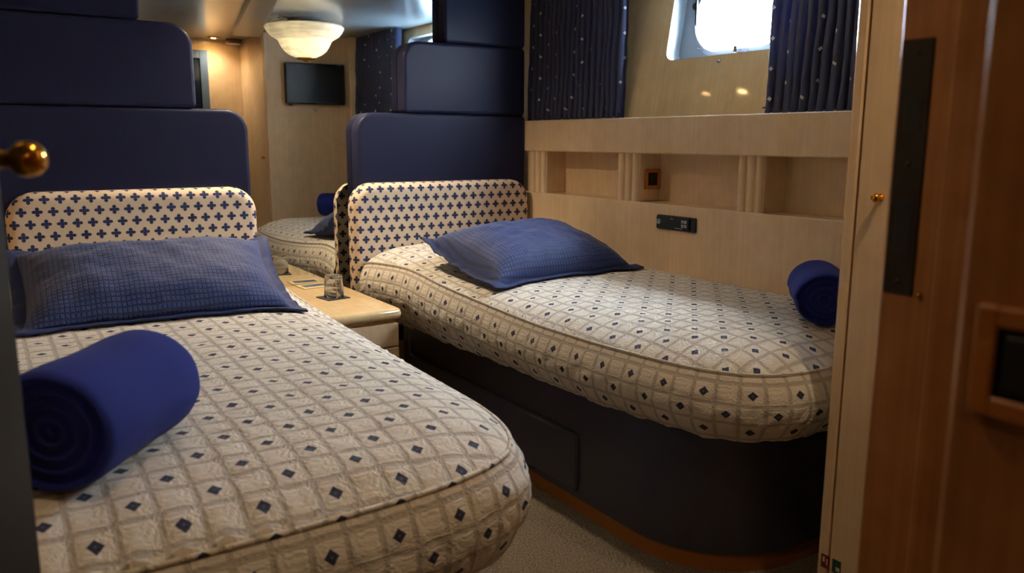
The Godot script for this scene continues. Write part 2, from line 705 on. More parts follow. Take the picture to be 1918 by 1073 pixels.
# ------------------------------------------------------------------ panelled hull side
func make_hull_side() -> void:
	var w := structure("wall_right")
	var y_ledge := 1.325
	var y_top := 1.181
	var y_niche := 0.985
	obj("lower_panel", box(Vector3(WALL_X, 0, MIRROR_Z), Vector3(WALL_X + 0.2, y_niche, -1.17)), M.wood, w)
	obj("ledge_fascia", box(Vector3(WALL_X - 0.004, y_top, MIRROR_Z), Vector3(WALL_X + 0.04, y_ledge, -1.17), 0.004), M.wood, w)
	obj("ledge_shelf", box(Vector3(WALL_X + 0.03, y_top, MIRROR_Z), Vector3(2.5, y_ledge - 0.003, -1.17)), M.wood, w)
	obj("niche_back", box(Vector3(2.388, y_niche - 0.01, MIRROR_Z), Vector3(2.45, y_top + 0.01, -1.17)), M.wood, w)
	var groups := [[-3.43, -3.207], [-2.681, -2.547], [-2.026, -1.906], [-1.40, -1.17]]
	for g in groups:
		obj("pier", box(Vector3(WALL_X + 0.018, y_niche, g[0]), Vector3(2.39, y_top, g[1]), 0.002), M.wood, w)
		var z1: float = g[1]
		var z0: float = maxf(g[0], g[1] - 0.134)
		if g[1] > -1.2:
			z0 = g[0]
			z1 = g[0] + 0.134
		var wd := (z1 - z0) / 3.0
		for i in 3:
			# half-round flute
			var r := wd * 0.5 - 0.002
			var zc := z0 + wd * (i + 0.5)
			var rows := []
			var uvs := []
			for k in 13:
				var a := PI * k / 12.0
				var row := []
				var ur := []
				for y in [y_niche, y_top]:
					row.append(Vector3(WALL_X + 0.022 - sin(a) * r, y, zc - cos(a) * r))
					ur.append(Vector2(zc + r * a, y))
				rows.append(row)
				uvs.append(ur)
			var st := tool()
			add_grid(st, rows, uvs)
			obj("flute", done(st), M.wood, w)
	# narrow upright beside the headboard
	obj("corner_batten", box(Vector3(2.262, y_ledge, -3.43), Vector3(2.40, CEIL, -3.398), 0.002), M.wood, w)

# tilted hull panel above the ledge, window recess and porthole
const TILT := 9.3
const WC := Vector2(-2.20, 1.715)   # window centre (z, y)
func hull_x(y: float) -> float:
	return 2.335 + (y - 1.325) * tan(deg_to_rad(TILT))

func loop_at(kind: String, a: float) -> Vector2:
	# (z, y) of an outline round the window centre at angle a
	var d := Vector2(cos(a), sin(a))
	var hx := 0.32
	var hy := 0.165
	var r := 0.035
	if kind == "wall":
		var zc := WC.x
		var yc := WC.y
		var t := 1e9
		if d.x > 1e-6: t = minf(t, (-1.10 - zc) / d.x)
		if d.x < -1e-6: t = minf(t, (-3.62 - zc) / d.x)
		if d.y > 1e-6: t = minf(t, (1.975 - yc) / d.y)
		if d.y < -1e-6: t = minf(t, (1.22 - yc) / d.y)
		return Vector2(zc, yc) + d * t
	if kind == "port" or kind == "rim" or kind == "outer":
		hx = 0.245
		hy = 0.142
		r = 0.1419
		if kind == "rim":
			hx += 0.022; hy += 0.022; r += 0.022
		if kind == "outer":
			hx -= 0.012; hy -= 0.012; r -= 0.012
	# march to the rounded rectangle along d
	var lo := 0.0
	var hi := 0.6
	for i in 24:
		var m := (lo + hi) * 0.5
		var p := (d * m).abs() - Vector2(hx - r, hy - r)
		var dist := Vector2(maxf(p.x, 0), maxf(p.y, 0)).length() + minf(maxf(p.x, p.y), 0.0) - r
		if dist > 0.0: hi = m
		else: lo = m
	return WC + d * lo

func ring(kind_a: String, xa: Callable, kind_b: String, xb: Callable, seg := 120, flip := false) -> ArrayMesh:
	var st := tool()
	var rows := [[], []]
	var uvs := [[], []]
	for k in seg + 1:
		var a := TAU * k / seg
		var p := loop_at(kind_a, a)
		var q := loop_at(kind_b, a)
		rows[0].append(Vector3(xa.call(p.y), p.y, p.x))
		rows[1].append(Vector3(xb.call(q.y), q.y, q.x))
		uvs[0].append(p)
		uvs[1].append(q)
	add_grid(st, rows, uvs, flip)
	return done(st)

func make_porthole() -> void:
	var w := structure("window_1", "oval porthole deep in a white lined recess above the ledge")
	var hx := func(y): return hull_x(y)
	var hx2 := func(y): return hull_x(y) + 0.025
	var dx := func(y): return hull_x(y) + 0.070
	var dx1 := func(y): return hull_x(y) + 0.058
	var dx2 := func(y): return hull_x(y) + 0.082
	var wr := get_node("wall_right")
	obj("hull_panel", ring("wall", hx, "recess", hx, 240), M.gloss_wood, wr)
	obj("hull_backing", ring("wall", hx2, "recess", hx2, 240, true), M.white, wr)
	obj("recess_lining", ring("recess", hx, "recess", dx, 120), M.white, w)
	obj("recess_back", ring("recess", dx, "port", dx), M.recess, w)
	obj("porthole_frame", ring("rim", dx, "port", dx1), M.silver, w)
	obj("frame_throat", ring("port", dx1, "outer", dx2), M.white, w)
	var st := tool()
	st.set_smooth_group(-1)
	for k in 72:
		var a := loop_at("outer", TAU * k / 72)
		var b := loop_at("outer", TAU * (k + 1) / 72)
		var o := Vector3(hull_x(WC.y) + 0.08, WC.y, WC.x)
		var pa := Vector3(hull_x(a.y) + 0.08, a.y, a.x)
		var pb := Vector3(hull_x(b.y) + 0.08, b.y, b.x)
		tri(st, o, pa, pb, Vector2.ZERO, Vector2.ZERO, Vector2.ZERO)
	obj("window_pane", done(st), M.pane, w)
	# dark clamp knob and stay bar on the left, small screws and the latch below
	obj("clamp_knob", lathe([Vector2(0, 0.0), Vector2(0.014, 0.0), Vector2(0.016, 0.006), Vector2(0.014, 0.016), Vector2(0.008, 0.02), Vector2(0, 0.02)], along(Vector3(hull_x(1.76) + 0.069, 1.76, -2.455), Vector3(-1, 0, 0)), 20), M.rubber, w)
	obj("stay_bar", box(Vector3(hull_x(1.74) + 0.050, 1.665, -2.447), Vector3(hull_x(1.76) + 0.058, 1.82, -2.438), 0.002), M.black, w)
	for p in [Vector2(-2.41, 1.592), Vector2(-2.385, 1.580), Vector2(-2.15, 1.562)]:
		obj("screw", lathe([Vector2(0, 0), Vector2(0.006, 0), Vector2(0.006, 0.004), Vector2(0.003, 0.007), Vector2(0, 0.008)], along(Vector3(hull_x(p.y) + 0.069, p.y, p.x), Vector3(-1, 0, 0)), 12), M.chrome, w)
	obj("latch", box(Vector3(hull_x(1.57) + 0.035, 1.556, -2.20), Vector3(hull_x(1.57) + 0.066, 1.582, -2.184), 0.003), M.chrome, w)
	obj("panel_stud", lathe([Vector2(0, 0), Vector2(0.007, 0), Vector2(0.006, 0.005), Vector2(0, 0.007)], along(Vector3(hull_x(1.525), 1.525, -2.225), Vector3(-1, 0.16, 0)), 12), M.chrome, w)

# ------------------------------------------------------------------ door opening and its furniture
func make_doorway() -> void:
	var d := structure("door_1", "cabin door standing open at the left edge")
	var h := Vector3(-0.40, 0, -0.45)
	var fr := Vector3(0.018, 0, -1.05)
	var dir := (fr - h).normalized()
	var nrm := Vector3(-dir.z, 0, dir.x)
	if nrm.z < 0: nrm = -nrm
	var st := tool()
	st.set_smooth_group(-1)
	var q := [h, fr, fr - nrm * 0.035, h - nrm * 0.035]
	var lo := []
	var hi := []
	for p in q:
		lo.append(p + Vector3(0, 0.01, 0))
		hi.append(p + Vector3(0, CEIL - 0.02, 0))
	face(st, hi, Vector3.UP)
	face(st, lo, Vector3.DOWN)
	var ctr: Vector3 = (q[0] + q[2]) * 0.5
	for i in 4:
		var j := (i + 1) % 4
		face(st, [lo[i], lo[j], hi[j], hi[i]], ((q[i] + q[j]) * 0.5 - ctr))
	obj("door_leaf", done(st), M.leaf, d)
	var base := fr - dir * 0.065 + Vector3(0, 1.212, 0)
	# turned brass knob on a ringed neck
	obj("door_knob", lathe([Vector2(0, 0), Vector2(0.021, 0), Vector2(0.021, 0.004), Vector2(0.010, 0.008), Vector2(0.0095, 0.016), Vector2(0.0115, 0.020), Vector2(0.0095, 0.024), Vector2(0.009, 0.034), Vector2(0.0115, 0.038), Vector2(0.0105, 0.044), Vector2(0.009, 0.050), Vector2(0.009, 0.058), Vector2(0.013, 0.062), Vector2(0.0175, 0.068), Vector2(0.0185, 0.076), Vector2(0.0165, 0.084), Vector2(0.011, 0.090), Vector2(0.004, 0.092), Vector2(0, 0.092)], along(base, nrm), 32), M.brass, d)
	# tall lock keep let into the jamb
	var s := thing("lock_strike_plate", "tall dark metal lock plate let into the wooden door jamb", "lock plate", Vector3(0.95, 1.2, -0.57))
	var x := 0.95
	var pl := obj("plate", box(Vector3(x - 0.0025, 1.045, -0.597), Vector3(x + 0.004, 1.352, -0.558), 0.001), M.old_brass, s)
	for yy in [[1.245, 1.285], [1.095, 1.16]]:
		obj("bolt_hole", box(Vector3(x - 0.0032, yy[0], -0.588), Vector3(x + 0.002, yy[1], -0.567), 0.0005), M.black, pl)
	for yy in [1.335, 1.205, 1.06]:
		obj("screw", lathe([Vector2(0, 0), Vector2(0.004, 0), Vector2(0.0035, 0.0012), Vector2(0, 0.0015)], along(Vector3(x - 0.0025, yy, -0.5775), Vector3(-1, 0, 0)), 12), M.old_brass, pl)
	var pin := obj("jamb_pin", lathe([Vector2(0, 0), Vector2(0.004, 0), Vector2(0.0035, 0.003), Vector2(0, 0.004)], along(Vector3(x, 1.047, -0.549), Vector3(-1, 0, 0)), 14), M.brass)
	pin.set_meta("label", "tiny brass pin in the jamb below the dark lock plate")
	pin.set_meta("category", "pin")
	# brass bullet catch on the wardrobe end
	var k := obj("brass_catch_knob", lathe([Vector2(0, 0), Vector2(0.009, 0), Vector2(0.009, 0.003), Vector2(0.005, 0.005), Vector2(0.005, 0.010), Vector2(0.0095, 0.014), Vector2(0.0105, 0.019), Vector2(0.008, 0.025), Vector2(0, 0.027)], along(Vector3(1.69, 1.108, -1.088), Vector3(-1, 0, 0)), 24), M.brass)
	k.set_meta("label", "small round brass knob on the light wooden wardrobe end")
	k.set_meta("category", "knob")
	# switch in the passage wall and the socket in the middle niche
	switch_plate(Vector3(0.63, 1.07, -0.272), Vector3(-1, 0, 0), 0.084, "wooden framed black switch on the near passage wall at right")
	switch_plate(Vector3(2.345, 1.076, -2.547), Vector3(0, 0, 1), 0.082, "small wooden framed black switch inside the middle wall niche")
	# two small safety stickers low on the wardrobe end
	sticker("red and white safety sticker low on the wardrobe end", M.red, -1.168, -1.143, [[0.2, 0.42, 0.45, 0.85], [0.62, 0.75, 0.3, 0.75]])
	sticker("green and white safety sticker low on the wardrobe end", M.green, -1.136, -1.112, [[0.45, 0.9, 0.2, 0.5]])

func sticker(label: String, m: Material, z0: float, z1: float, marks: Array) -> void:
	var s := thing("safety_sticker", label, "sticker", Vector3(1.69, 0.20, z0), "safety stickers on the wardrobe end")
	var sh := obj("sheet", box(Vector3(1.6888, 0.178, z0), Vector3(1.6905, 0.213, z1), 0.0002), m, s)
	for k in marks:
		obj("mark", box(Vector3(1.6883, lerpf(0.178, 0.213, k[2]), lerpf(z0, z1, k[0])), Vector3(1.689, lerpf(0.178, 0.213, k[3]), lerpf(z0, z1, k[1])), 0.0001), M.sticker_white, sh)

func switch_plate(at: Vector3, n: Vector3, size: float, label: String) -> void:
	var s := thing("switch_plate", label, "switch", at)
	var side := Vector3.UP.cross(n).normalized()
	var t := Transform3D(Basis(side, Vector3.UP, n), at)
	var h := size * 0.5
	var i := size * 0.32
	for e in [[Vector3(-h, -h, 0), Vector3(-i, h, 0.009)], [Vector3(i, -h, 0), Vector3(h, h, 0.009)], [Vector3(-i, i, 0), Vector3(i, h, 0.009)], [Vector3(-i, -h, 0), Vector3(i, -i, 0.009)]]:
		var st := tool()
		add_box(st, t * e[0], t * e[1], 0.0015)
		obj("frame_piece", done(st), M.plate_wood if M.has("plate_wood") else M.warm_wood, s)
	var st2 := tool()
	add_box(st2, t * Vector3(-i, -i, 0), t * Vector3(i, i, 0.006), 0.001)
	var ins := obj("insert", done(st2), M.black, s)
	var st3 := tool()
	add_box(st3, t * Vector3(-i * 0.75, -i * 0.8, 0.004), t * Vector3(i * 0.75, i * 0.8, 0.0085), 0.0015)
	obj("rocker", done(st3), M.rubber, ins)

# ------------------------------------------------------------------ mirror
func make_mirror() -> void:
	var m := thing("wall_mirror", "wide wall mirror between and behind the two stepped headboards", "mirror", Vector3(1.15, 0.3, MIRROR_Z))
	obj("mirror_glass", box(Vector3(0.01, 0.3, MIRROR_Z - 0.006), Vector3(2.258, CEIL - 0.001, MIRROR_Z), 0.0005), M.mirror, m)

# ------------------------------------------------------------------ headboards
func make_headboards() -> void:
	var to3 := func(p: Vector2, d: float) -> Vector3: return Vector3(p.x, p.y, d)
	var zb := MIRROR_Z + 0.002
	var zf := -3.36
	var r := thing("headboard", "stepped navy headboard with cross-patterned cushion, beside the window wall", "headboard", Vector3(1.82, 0.44, -3.4), "stepped headboards")
	var l := thing("headboard", "stepped navy headboard with cross-patterned cushion, next to the door on the left", "headboard", Vector3(0.48, 0.44, -3.4), "stepped headboards")
	var t := 0.008
	obj("lower_panel", padded(rounded(1.383, 0.40, 2.257, 1.349, [0.02, 0.02, 0.02, 0.085]), zb, zf, 0.016, to3), M.vinyl, r)
	obj("middle_panel", padded(rounded(1.610, 1.350, 2.257, 1.664, [0.02, 0.02, 0.02, 0.085]), zb, zf - 0.002, 0.016, to3), M.vinyl, r)
	obj("upper_panel", padded(rounded(1.820, 1.665, 2.257, CEIL - 0.003, [0.02, 0.02, 0.02, 0.02]), zb, zf - 0.004, 0.014, to3), M.vinyl, r)
	obj("patterned_cushion", padded(rounded(1.333, 0.50, 2.244, 1.046, [0.04, 0.04, 0.10, 0.10], 12), zf - 0.004, -3.295, 0.035, to3), M.cross, r)
	obj("lower_panel", padded(rounded(0.020, 0.40, 0.922, 1.349, [0.02, 0.02, 0.085, 0.02]), zb, zf, 0.016, to3), M.vinyl, l)
	obj("middle_panel", padded(rounded(0.020, 1.350, 0.731, 1.664, [0.02, 0.02, 0.085, 0.02]), zb, zf - 0.002, 0.016, to3), M.vinyl, l)
	obj("upper_panel", padded(rounded(0.020, 1.665, 0.553, CEIL - 0.003, [0.02, 0.02, 0.02, 0.02]), zb, zf - 0.004, 0.014, to3), M.vinyl, l)
	obj("patterned_cushion", padded(rounded(0.062, 0.50, 0.926, 1.046, [0.04, 0.04, 0.10, 0.10], 12), zf - 0.004, -3.295, 0.035, to3), M.cross, l)

# ------------------------------------------------------------------ beds
func make_beds() -> void:
	var right := smooth_path([Vector3(1.375, 0.70, -3.29), Vector3(1.394, 0.71, -3.22), Vector3(1.425, 0.715, -2.96), Vector3(1.428, 0.69, -2.68), Vector3(1.443, 0.668, -2.43), Vector3(1.45, 0.652, -2.15), Vector3(1.458, 0.648, -1.886), Vector3(1.475, 0.648, -1.664), Vector3(1.510, 0.648, -1.47), Vector3(1.565, 0.648, -1.36), Vector3(1.630, 0.648, -1.305), Vector3(1.715, 0.648, -1.280), Vector3(1.828, 0.648, -1.272), Vector3(2.255, 0.65, -1.272)])
	var left := smooth_path([Vector3(0.905, 0.69, -3.29), Vector3(0.915, 0.69, -3.10), Vector3(0.925, 0.665, -2.80), Vector3(0.935, 0.64, -2.45), Vector3(0.938, 0.625, -2.1), Vector3(0.935, 0.62, -1.8), Vector3(0.925, 0.62, -1.55), Vector3(0.895, 0.62, -1.40), Vector3(0.845, 0.62, -1.31), Vector3(0.775, 0.62, -1.258), Vector3(0.68, 0.62, -1.225), Vector3(0.56, 0.62, -1.207), Vector3(0.35, 0.62, -1.197), Vector3(0.012, 0.62, -1.197)])
	mattress("quilted mattress cover with diamond print on the bed by the window", right, 2.258, 0.718, 0.465, 1.0)
	mattress("quilted mattress cover with diamond print on the bed nearest the door", left, 0.010, 0.695, 0.40, -1.0)
	# upholstered bases
	var rb := thing("bed_base", "dark upholstered bed base with rounded foot under the window-side bed", "bed base", Vector3(1.9, 0, -2.4), "upholstered bed bases")
	var rl := base_loop(1.58, 2.255, -1.415, 0.34, false)
	obj("body", prism(rl, 0.055, 0.47, 0.02), M.base, rb)
	obj("plinth", prism(inset(rl, 0.008), 0.0, 0.058), M.plinth, rb)
	var to3 := func(p: Vector2, d: float) -> Vector3: return Vector3(d, p.y, p.x)
	obj("drawer_front", padded(rounded(-3.28, 0.075, -2.02, 0.278, [0.016, 0.016, 0.016, 0.016], 4), 1.60, 1.566, 0.012, to3), M.base, rb)
	var lb := thing("bed_base", "dark upholstered bed base with rounded foot under the bed nearest the door", "bed base", Vector3(0.45, 0, -2.3), "upholstered bed bases")
	var ll := base_loop(0.875, 0.012, -1.285, 0.30, true)
	obj("body", prism(ll, 0.055, 0.385, 0.02), M.base, lb)
	obj("plinth", prism(inset(ll, 0.008), 0.0, 0.058), M.plinth, lb)

# floor plan of a base: free side at x_side, wall at x_wall, foot at z_foot, rounded free corner
func base_loop(x_side: float, x_wall: float, z_foot: float, r: float, mirrored: bool) -> Array:
	var out := []
	var s := signf(x_wall - x_side)
	out.append(Vector2(x_wall, -3.352))
	out.append(Vector2(x_side, -3.352))
	var c := Vector2(x_side + s * r, z_foot - r)
	for k in 17:
		var a := 0.5 * PI * k / 16.0
		out.append(c + Vector2(-s * cos(a), sin(a)) * r)
	out.append(Vector2(x_wall, z_foot))
	# counter-clockwise in (x, z) so that inset goes inwards
	var area := 0.0
	for i in out.size():
		var p: Vector2 = out[i]
		var q: Vector2 = out[(i + 1) % out.size()]
		area += p.cross(q)
	if area < 0.0:
		out.reverse()
	return out

# height of the bedspread's top at a place: crowned away from the seam, raised at the head, loosely wrinkled
func bed_y(side: float, x: float, z: float) -> float:
	var seam: Array = beds[side][0]
	var d := 1e9
	var sy := 0.0
	for q in range(0, seam.size(), 2):
		var v: Vector3 = seam[q]
		var dd := (x - v.x) * (x - v.x) + (z - v.z) * (z - v.z)
		if dd < d:
			d = dd
			sy = v.y
	d = sqrt(d)
	var w := 1.0 - exp(-d / 0.085)
	var y := lerpf(sy, beds[side][1] + smoothstep(-2.75, -3.15, z) * 0.055, w)
	var wr := noise.get_noise_3d(x * 9.0, 3.0 * side, z * 9.0) * 0.006 + noise.get_noise_3d(x * 26.0, 7.0, z * 26.0) * 0.0025
	return y + wr * minf(1.0, d / 0.05)

# keeps a soft thing's underside on the bedspread instead of in it
func rest_on(side: float, t: Transform3D, p: Vector3, gap: float) -> Vector3:
	var w := t * p
	var y := bed_y(side, w.x, w.z) + gap
	if w.y >= y:
		return p
	return t.affine_inverse() * Vector3(w.x, y, w.z)

func mattress(label: String, seam: Array, x_wall: float, y_top: float, y_bottom: float, side: float) -> void:
	var t := thing("mattress", label, "mattress", Vector3((x_wall + seam[0].x) * 0.5, y_bottom, -2.3), "quilted mattresses")
	beds[side] = [seam, y_top]
	var n := seam.size()
	var pat := 1.0 if side > 0.0 else 0.90
	var rows := 34
	var pts := []
	var uvs := []
	for j in rows + 1:
		pts.append([])
		uvs.append([])
	var run := 0.0
	var arcs := []
	for i in n:
		if i > 0:
			run += Vector2(seam[i].x - seam[i - 1].x, seam[i].z - seam[i - 1].z).length()
		arcs.append(run)
	for i in n:
		var s: Vector3 = seam[i]
		var far := Vector3(x_wall, 0, lerpf(seam[0].z, seam[n - 1].z, pow(arcs[i] / run, 1.0)))
		for j in rows + 1:
			var f := pow(float(j) / rows, 1.25)
			var p := Vector3(lerpf(s.x, far.x, f), 0, lerpf(s.z, far.z, f))
			var y: float = s.y if j == 0 else bed_y(side, p.x, p.z)
			pts[j].append(Vector3(p.x, y, p.z))
			uvs[j].append(Vector2(p.x, p.z) * pat)
	var st := tool()
	add_grid(st, pts, uvs, side > 0.0)
	var tp := obj("top_panel", done(st), M.quilt, t)
	# side band: bulges below the seam and tucks in over the base
	var bp := []
	var bu := []
	var bands := 16
	for k in bands + 1:
		bp.append([])
		bu.append([])
	for i in n:
		var a: Vector3 = seam[maxi(i - 1, 0)]
		var b: Vector3 = seam[mini(i + 1, n - 1)]
		var dv := Vector2(b.x - a.x, b.z - a.z).normalized()
		var nr := Vector2(-dv.y, dv.x) * side
		for k in bands + 1:
			var f := float(k) / bands
			var wob := 0.012 * noise.get_noise_2d(arcs[i] * 9.0, 20.0 * side)
			var yb := y_bottom + wob
			var out := 0.050 * pow(sin(PI * minf(1.0, f * 0.92)), 0.8) - 0.035 * f * f
			out += (noise.get_noise_2d(arcs[i] * 24.0 + 50.0 * side, f * 5.0) * 0.009 + noise.get_noise_2d(arcs[i] * 60.0, f * 11.0 + 30.0) * 0.004) * sin(PI * f)
			var p: Vector3 = seam[i]
			bp[k].append(Vector3(p.x + nr.x * out, lerpf(p.y, yb, f), p.z + nr.y * out))
			bu[k].append(Vector2(arcs[i], -0.35 * CELL + (p.y - lerpf(p.y, yb, f)) * 1.08) * pat)
	# underside lip
	var lp := []
	var lu := []
	for i in n:
		var a: Vector3 = seam[maxi(i - 1, 0)]
		var b: Vector3 = seam[mini(i + 1, n - 1)]
		var dv := Vector2(b.x - a.x, b.z - a.z).normalized()
		var nr := Vector2(-dv.y, dv.x) * side
		var e: Vector3 = bp[bands][i]
		lp.append(Vector3(e.x - nr.x * 0.07, e.y + 0.004, e.z - nr.y * 0.07))
		lu.append(bu[bands][i] + Vector2(0, 0.07))
	bp.append(lp)
	bu.append(lu)
	var st2 := tool()
	add_grid(st2, bp, bu, side < 0.0)
	obj("side_band", done(st2), M.quilt, t)
	var path := []
	for p in seam:
		path.append(p + Vector3(0, 0.002, 0))
	obj("piping", tube(path, 0.0055, 8), M.quilt, tp)

# ------------------------------------------------------------------ bedside table and what stands on it
func make_bedside_table() -> void:
	var b := thing("bedside_table", "low maple bedside table with two drawers between the beds", "bedside table", Vector3(1.13, 0, -3.1))
	var y := 0.608
	var x0 := 0.985
	var x1 := 1.292
	var zf := -2.748
	# top with a bullnose front
	var st := tool()
	var prof := []
	var th := 0.045
	prof.append(Vector2(MIRROR_Z + 0.003, y))
	for k in 11:
		var a := 0.5 * PI - PI * k / 10.0
		prof.append(Vector2(zf - th * 0.5 + cos(a) * th * 0.5, y - th * 0.5 + sin(a) * th * 0.5))
	prof.append(Vector2(MIRROR_Z + 0.003, y - th))
	var rows := []
	var uvs := []
	for x in [[x0, 0.0], [x1 - 0.012, 0.0], [x1 - 0.004, 0.003], [x1, 0.010]]:
		var row := []
		var ur := []
		for p in prof:
			var c := Vector2(-3.05, y - th * 0.5)
			var d: Vector2 = p - c
			var q := c + Vector2(d.x - signf(d.x) * (x[1] if d.x > 0 else 0.0), d.y * (1.0 - x[1] / (th * 0.5)))
			row.append(Vector3(x[0], q.y, q.x))
			ur.append(Vector2(x[0], q.x + q.y))
		rows.append(row)
		uvs.append(ur)
	add_grid(st, rows, uvs, true)
	st.set_smooth_group(-1)
	var cap := []
	for v in rows[3]:
		cap.append(v)
	face(st, cap, Vector3.RIGHT)
	obj("table_top", done(st), M.warm_top if M.has("warm_top") else M.gloss_wood, b)
	obj("body", box(Vector3(x0 + 0.004, 0.0, MIRROR_Z + 0.003), Vector3(x1 - 0.014, y - th + 0.001, zf - 0.036)), M.wood, b)
	for d in [[0.462, 0.551], [0.27, 0.456], [0.07, 0.264]]:
		obj("drawer", box(Vector3(x0 + 0.004, d[0], zf - 0.036), Vector3(x1 - 0.010, d[1], zf - 0.012), 0.003), M.wood, b)
	# coaster, tumbler and notebook
	var cs := Basis(Vector3.UP, deg_to_rad(9.0))
	var ct := Vector3(1.146, y, -3.08)
	var s2 := tool()
	add_box(s2, Vector3(-0.05, 0, -0.05), Vector3(0.05, 0.004, 0.05), 0.0012)
	var co := MeshInstance3D.new()
	co.name = numbered("coaster")
	co.mesh = done(s2)
	co.material_override = M.slate
	add_child(co, true)
	co.transform = Transform3D(cs, ct)
	co.set_meta("label", "square dark coaster on the bedside table under the tumbler")
	co.set_meta("category", "coaster")
	# upside-down tumbler: thick base on top, open end on the coaster
	var g := lathe([Vector2(0.0385, 0.0), Vector2(0.0395, 0.001), Vector2(0.038, 0.03), Vector2(0.0345, 0.084), Vector2(0.0325, 0.088), Vector2(0.0, 0.088), Vector2(0.0, 0.076), Vector2(0.030, 0.0755), Vector2(0.0320, 0.073), Vector2(0.0355, 0.03), Vector2(0.037, 0.001), Vector2(0.0385, 0.0)], Transform3D(Basis(), ct + Vector3(0.004, 0.0042, 0.0)), 40)
	var go := obj("drinking_glass", g, M.glass)
	go.set_meta("label", "clear glass tumbler upside down on a dark coaster")
	go.set_meta("category", "glass")
	var nb := thing("notebook", "thin cream notebook with grey print lying against the mirror", "notebook", Vector3(1.165, y, -3.37))
	nb.rotation.y = deg_to_rad(4.0)
	var s3 := tool()
	add_box(s3, Vector3(-0.062, 0, -0.05), Vector3(0.062, 0.005, 0.05), 0.001)
	var cover := obj("cover", done(s3), M.paper, nb)
	cover.position = Vector3.ZERO
	var s4 := tool()
	add_box(s4, Vector3(-0.045, 0.0049, -0.028), Vector3(0.055, 0.0056, 0.028), 0.0002)
	var pr := obj("printed_panel", done(s4), M.grey_print, cover)
	pr.position = Vector3.ZERO
	var s5 := tool()
	for i in 4:
		add_box(s5, Vector3(0.0 + i * 0.011, 0.0055, -0.012), Vector3(0.008 + i * 0.011, 0.006, 0.002 + 0.004 * (i % 2)), 0.0001)
	var bl := obj("lettering", done(s5), M.black, cover)
	bl.position = Vector3.ZERO

# ------------------------------------------------------------------ pillows
func pillow_mesh(w: float, d: float, th: float, flange: float, sd: float, side: float, t: Transform3D) -> Array:
	# local: x across, z deep, y up; returns [body, hem]
	var n := 56
	var body := tool()
	var top := []
	var bot := []
	var uvs := []
	for j in n + 1:
		var rt := []
		var rbm := []
		var ur := []
		for i in n + 1:
			var u := -1.0 + 2.0 * i / n
			var v := -1.0 + 2.0 * j / n
			var px := u * w * 0.5 * (1.0 - 0.045 * (1.0 - v * v))
			var pz := v * d * 0.5 * (1.0 - 0.05 * (1.0 - u * u))
			var h := th * pow(maxf(0.0, (1.0 - pow(absf(u), 3.4)) * (1.0 - pow(absf(v), 3.0))), 0.5)
			var wr := noise.get_noise_2d(px * 7.0 + sd, pz * 7.0) * 0.010 + noise.get_noise_2d(px * 20.0 + sd, pz * 20.0) * 0.003
			var edge := minf(1.0, (1.0 - maxf(absf(u), absf(v))) * 6.0)
			var lift := 0.03 * pow(absf(u), 6.0) * pow(absf(v), 2.0)
			rt.append(rest_on(side, t, Vector3(px, 0.004 + h * 0.78 + wr * edge + lift, pz), 0.014))
			rbm.append(rest_on(side, t, Vector3(px, -0.004 - h * 0.22 + lift, pz), 0.006))
			ur.append(Vector2(px, pz))
		top.append(rt)
		bot.append(rbm)
		uvs.append(ur)
	add_grid(body, top, uvs)
	add_grid(body, bot, uvs, true)
	# flat hem all round
	var hem := tool()
	var ring_in := []
	var nn := 40
	for k in 4:
		for i in nn:
			var f := -1.0 + 2.0 * i / nn
			match k:
				0: ring_in.append(Vector2(f, -1))
				1: ring_in.append(Vector2(1, f))
				2: ring_in.append(Vector2(-f, 1))
				3: ring_in.append(Vector2(-1, -f))
	var rows := []
	var ru := []
	for c in 6:
		var row := []
		var ur := []
		for k in ring_in.size() + 1:
			var q: Vector2 = ring_in[k % ring_in.size()]
			var px := q.x * w * 0.5 * (1.0 - 0.045 * (1.0 - q.y * q.y))
			var pz := q.y * d * 0.5 * (1.0 - 0.05 * (1.0 - q.x * q.x))
			var o := Vector2(clampf(q.x * 4.0, -1.0, 1.0) if absf(q.x) > 0.999 else 0.0, clampf(q.y * 4.0, -1, 1) if absf(q.y) > 0.999 else 0.0)
			if absf(q.x) > 0.97 and absf(q.y) > 0.97:
				o = Vector2(signf(q.x), signf(q.y))
			var ff: float = [-0.08, 0.5, 1.0, 1.0, 0.5, -0.08][c]
			var up: float = [0.004, 0.004, 0.003, -0.003, -0.004, -0.004][c]
			var lift := 0.03 * pow(absf(q.x), 6.0) * pow(absf(q.y), 2.0)
			var wave := noise.get_noise_2d(k * 0.18 + sd, 4.0) * 0.016 * maxf(ff, 0.0)
			row.append(rest_on(side, t, Vector3(px + o.x * flange * ff, up + lift + wave, pz + o.y * flange * ff), 0.014 if c < 3 else 0.007))
			ur.append(Vector2(px + o.x * flange * ff, pz + o.y * flange * ff))
		rows.append(row)
		ru.append(ur)
	add_grid(hem, rows, ru, true)
	return [done(body), done(hem)]

func make_pillows() -> void:
	pillow("navy waffle-weave pillow lying on the bed by the window", Vector3(1.845, 0.752, -2.70), Vector3(12.5, 3.0, 0.0), Vector3(0.66, 0.18, 0.48), 1.0, 1.0)
	pillow("navy waffle-weave pillow propped against the left patterned headboard cushion", Vector3(0.445, 0.748, -2.79), Vector3(23.0, -2.0, 0.0), Vector3(0.76, 0.165, 0.46), 33.0, -1.0)

func pillow(label: String, at: Vector3, turn: Vector3, size: Vector3, sd: float, side: float) -> void:
	var t := thing("pillow", label, "pillow", at, "navy waffle pillows")
	t.rotation_degrees = turn
	var m := pillow_mesh(size.x, size.z, size.y, 0.035, sd, side, t.transform)
	place_local(t, "body", m[0], M.waffle)
	place_local(t, "hem", m[1], M.hem)

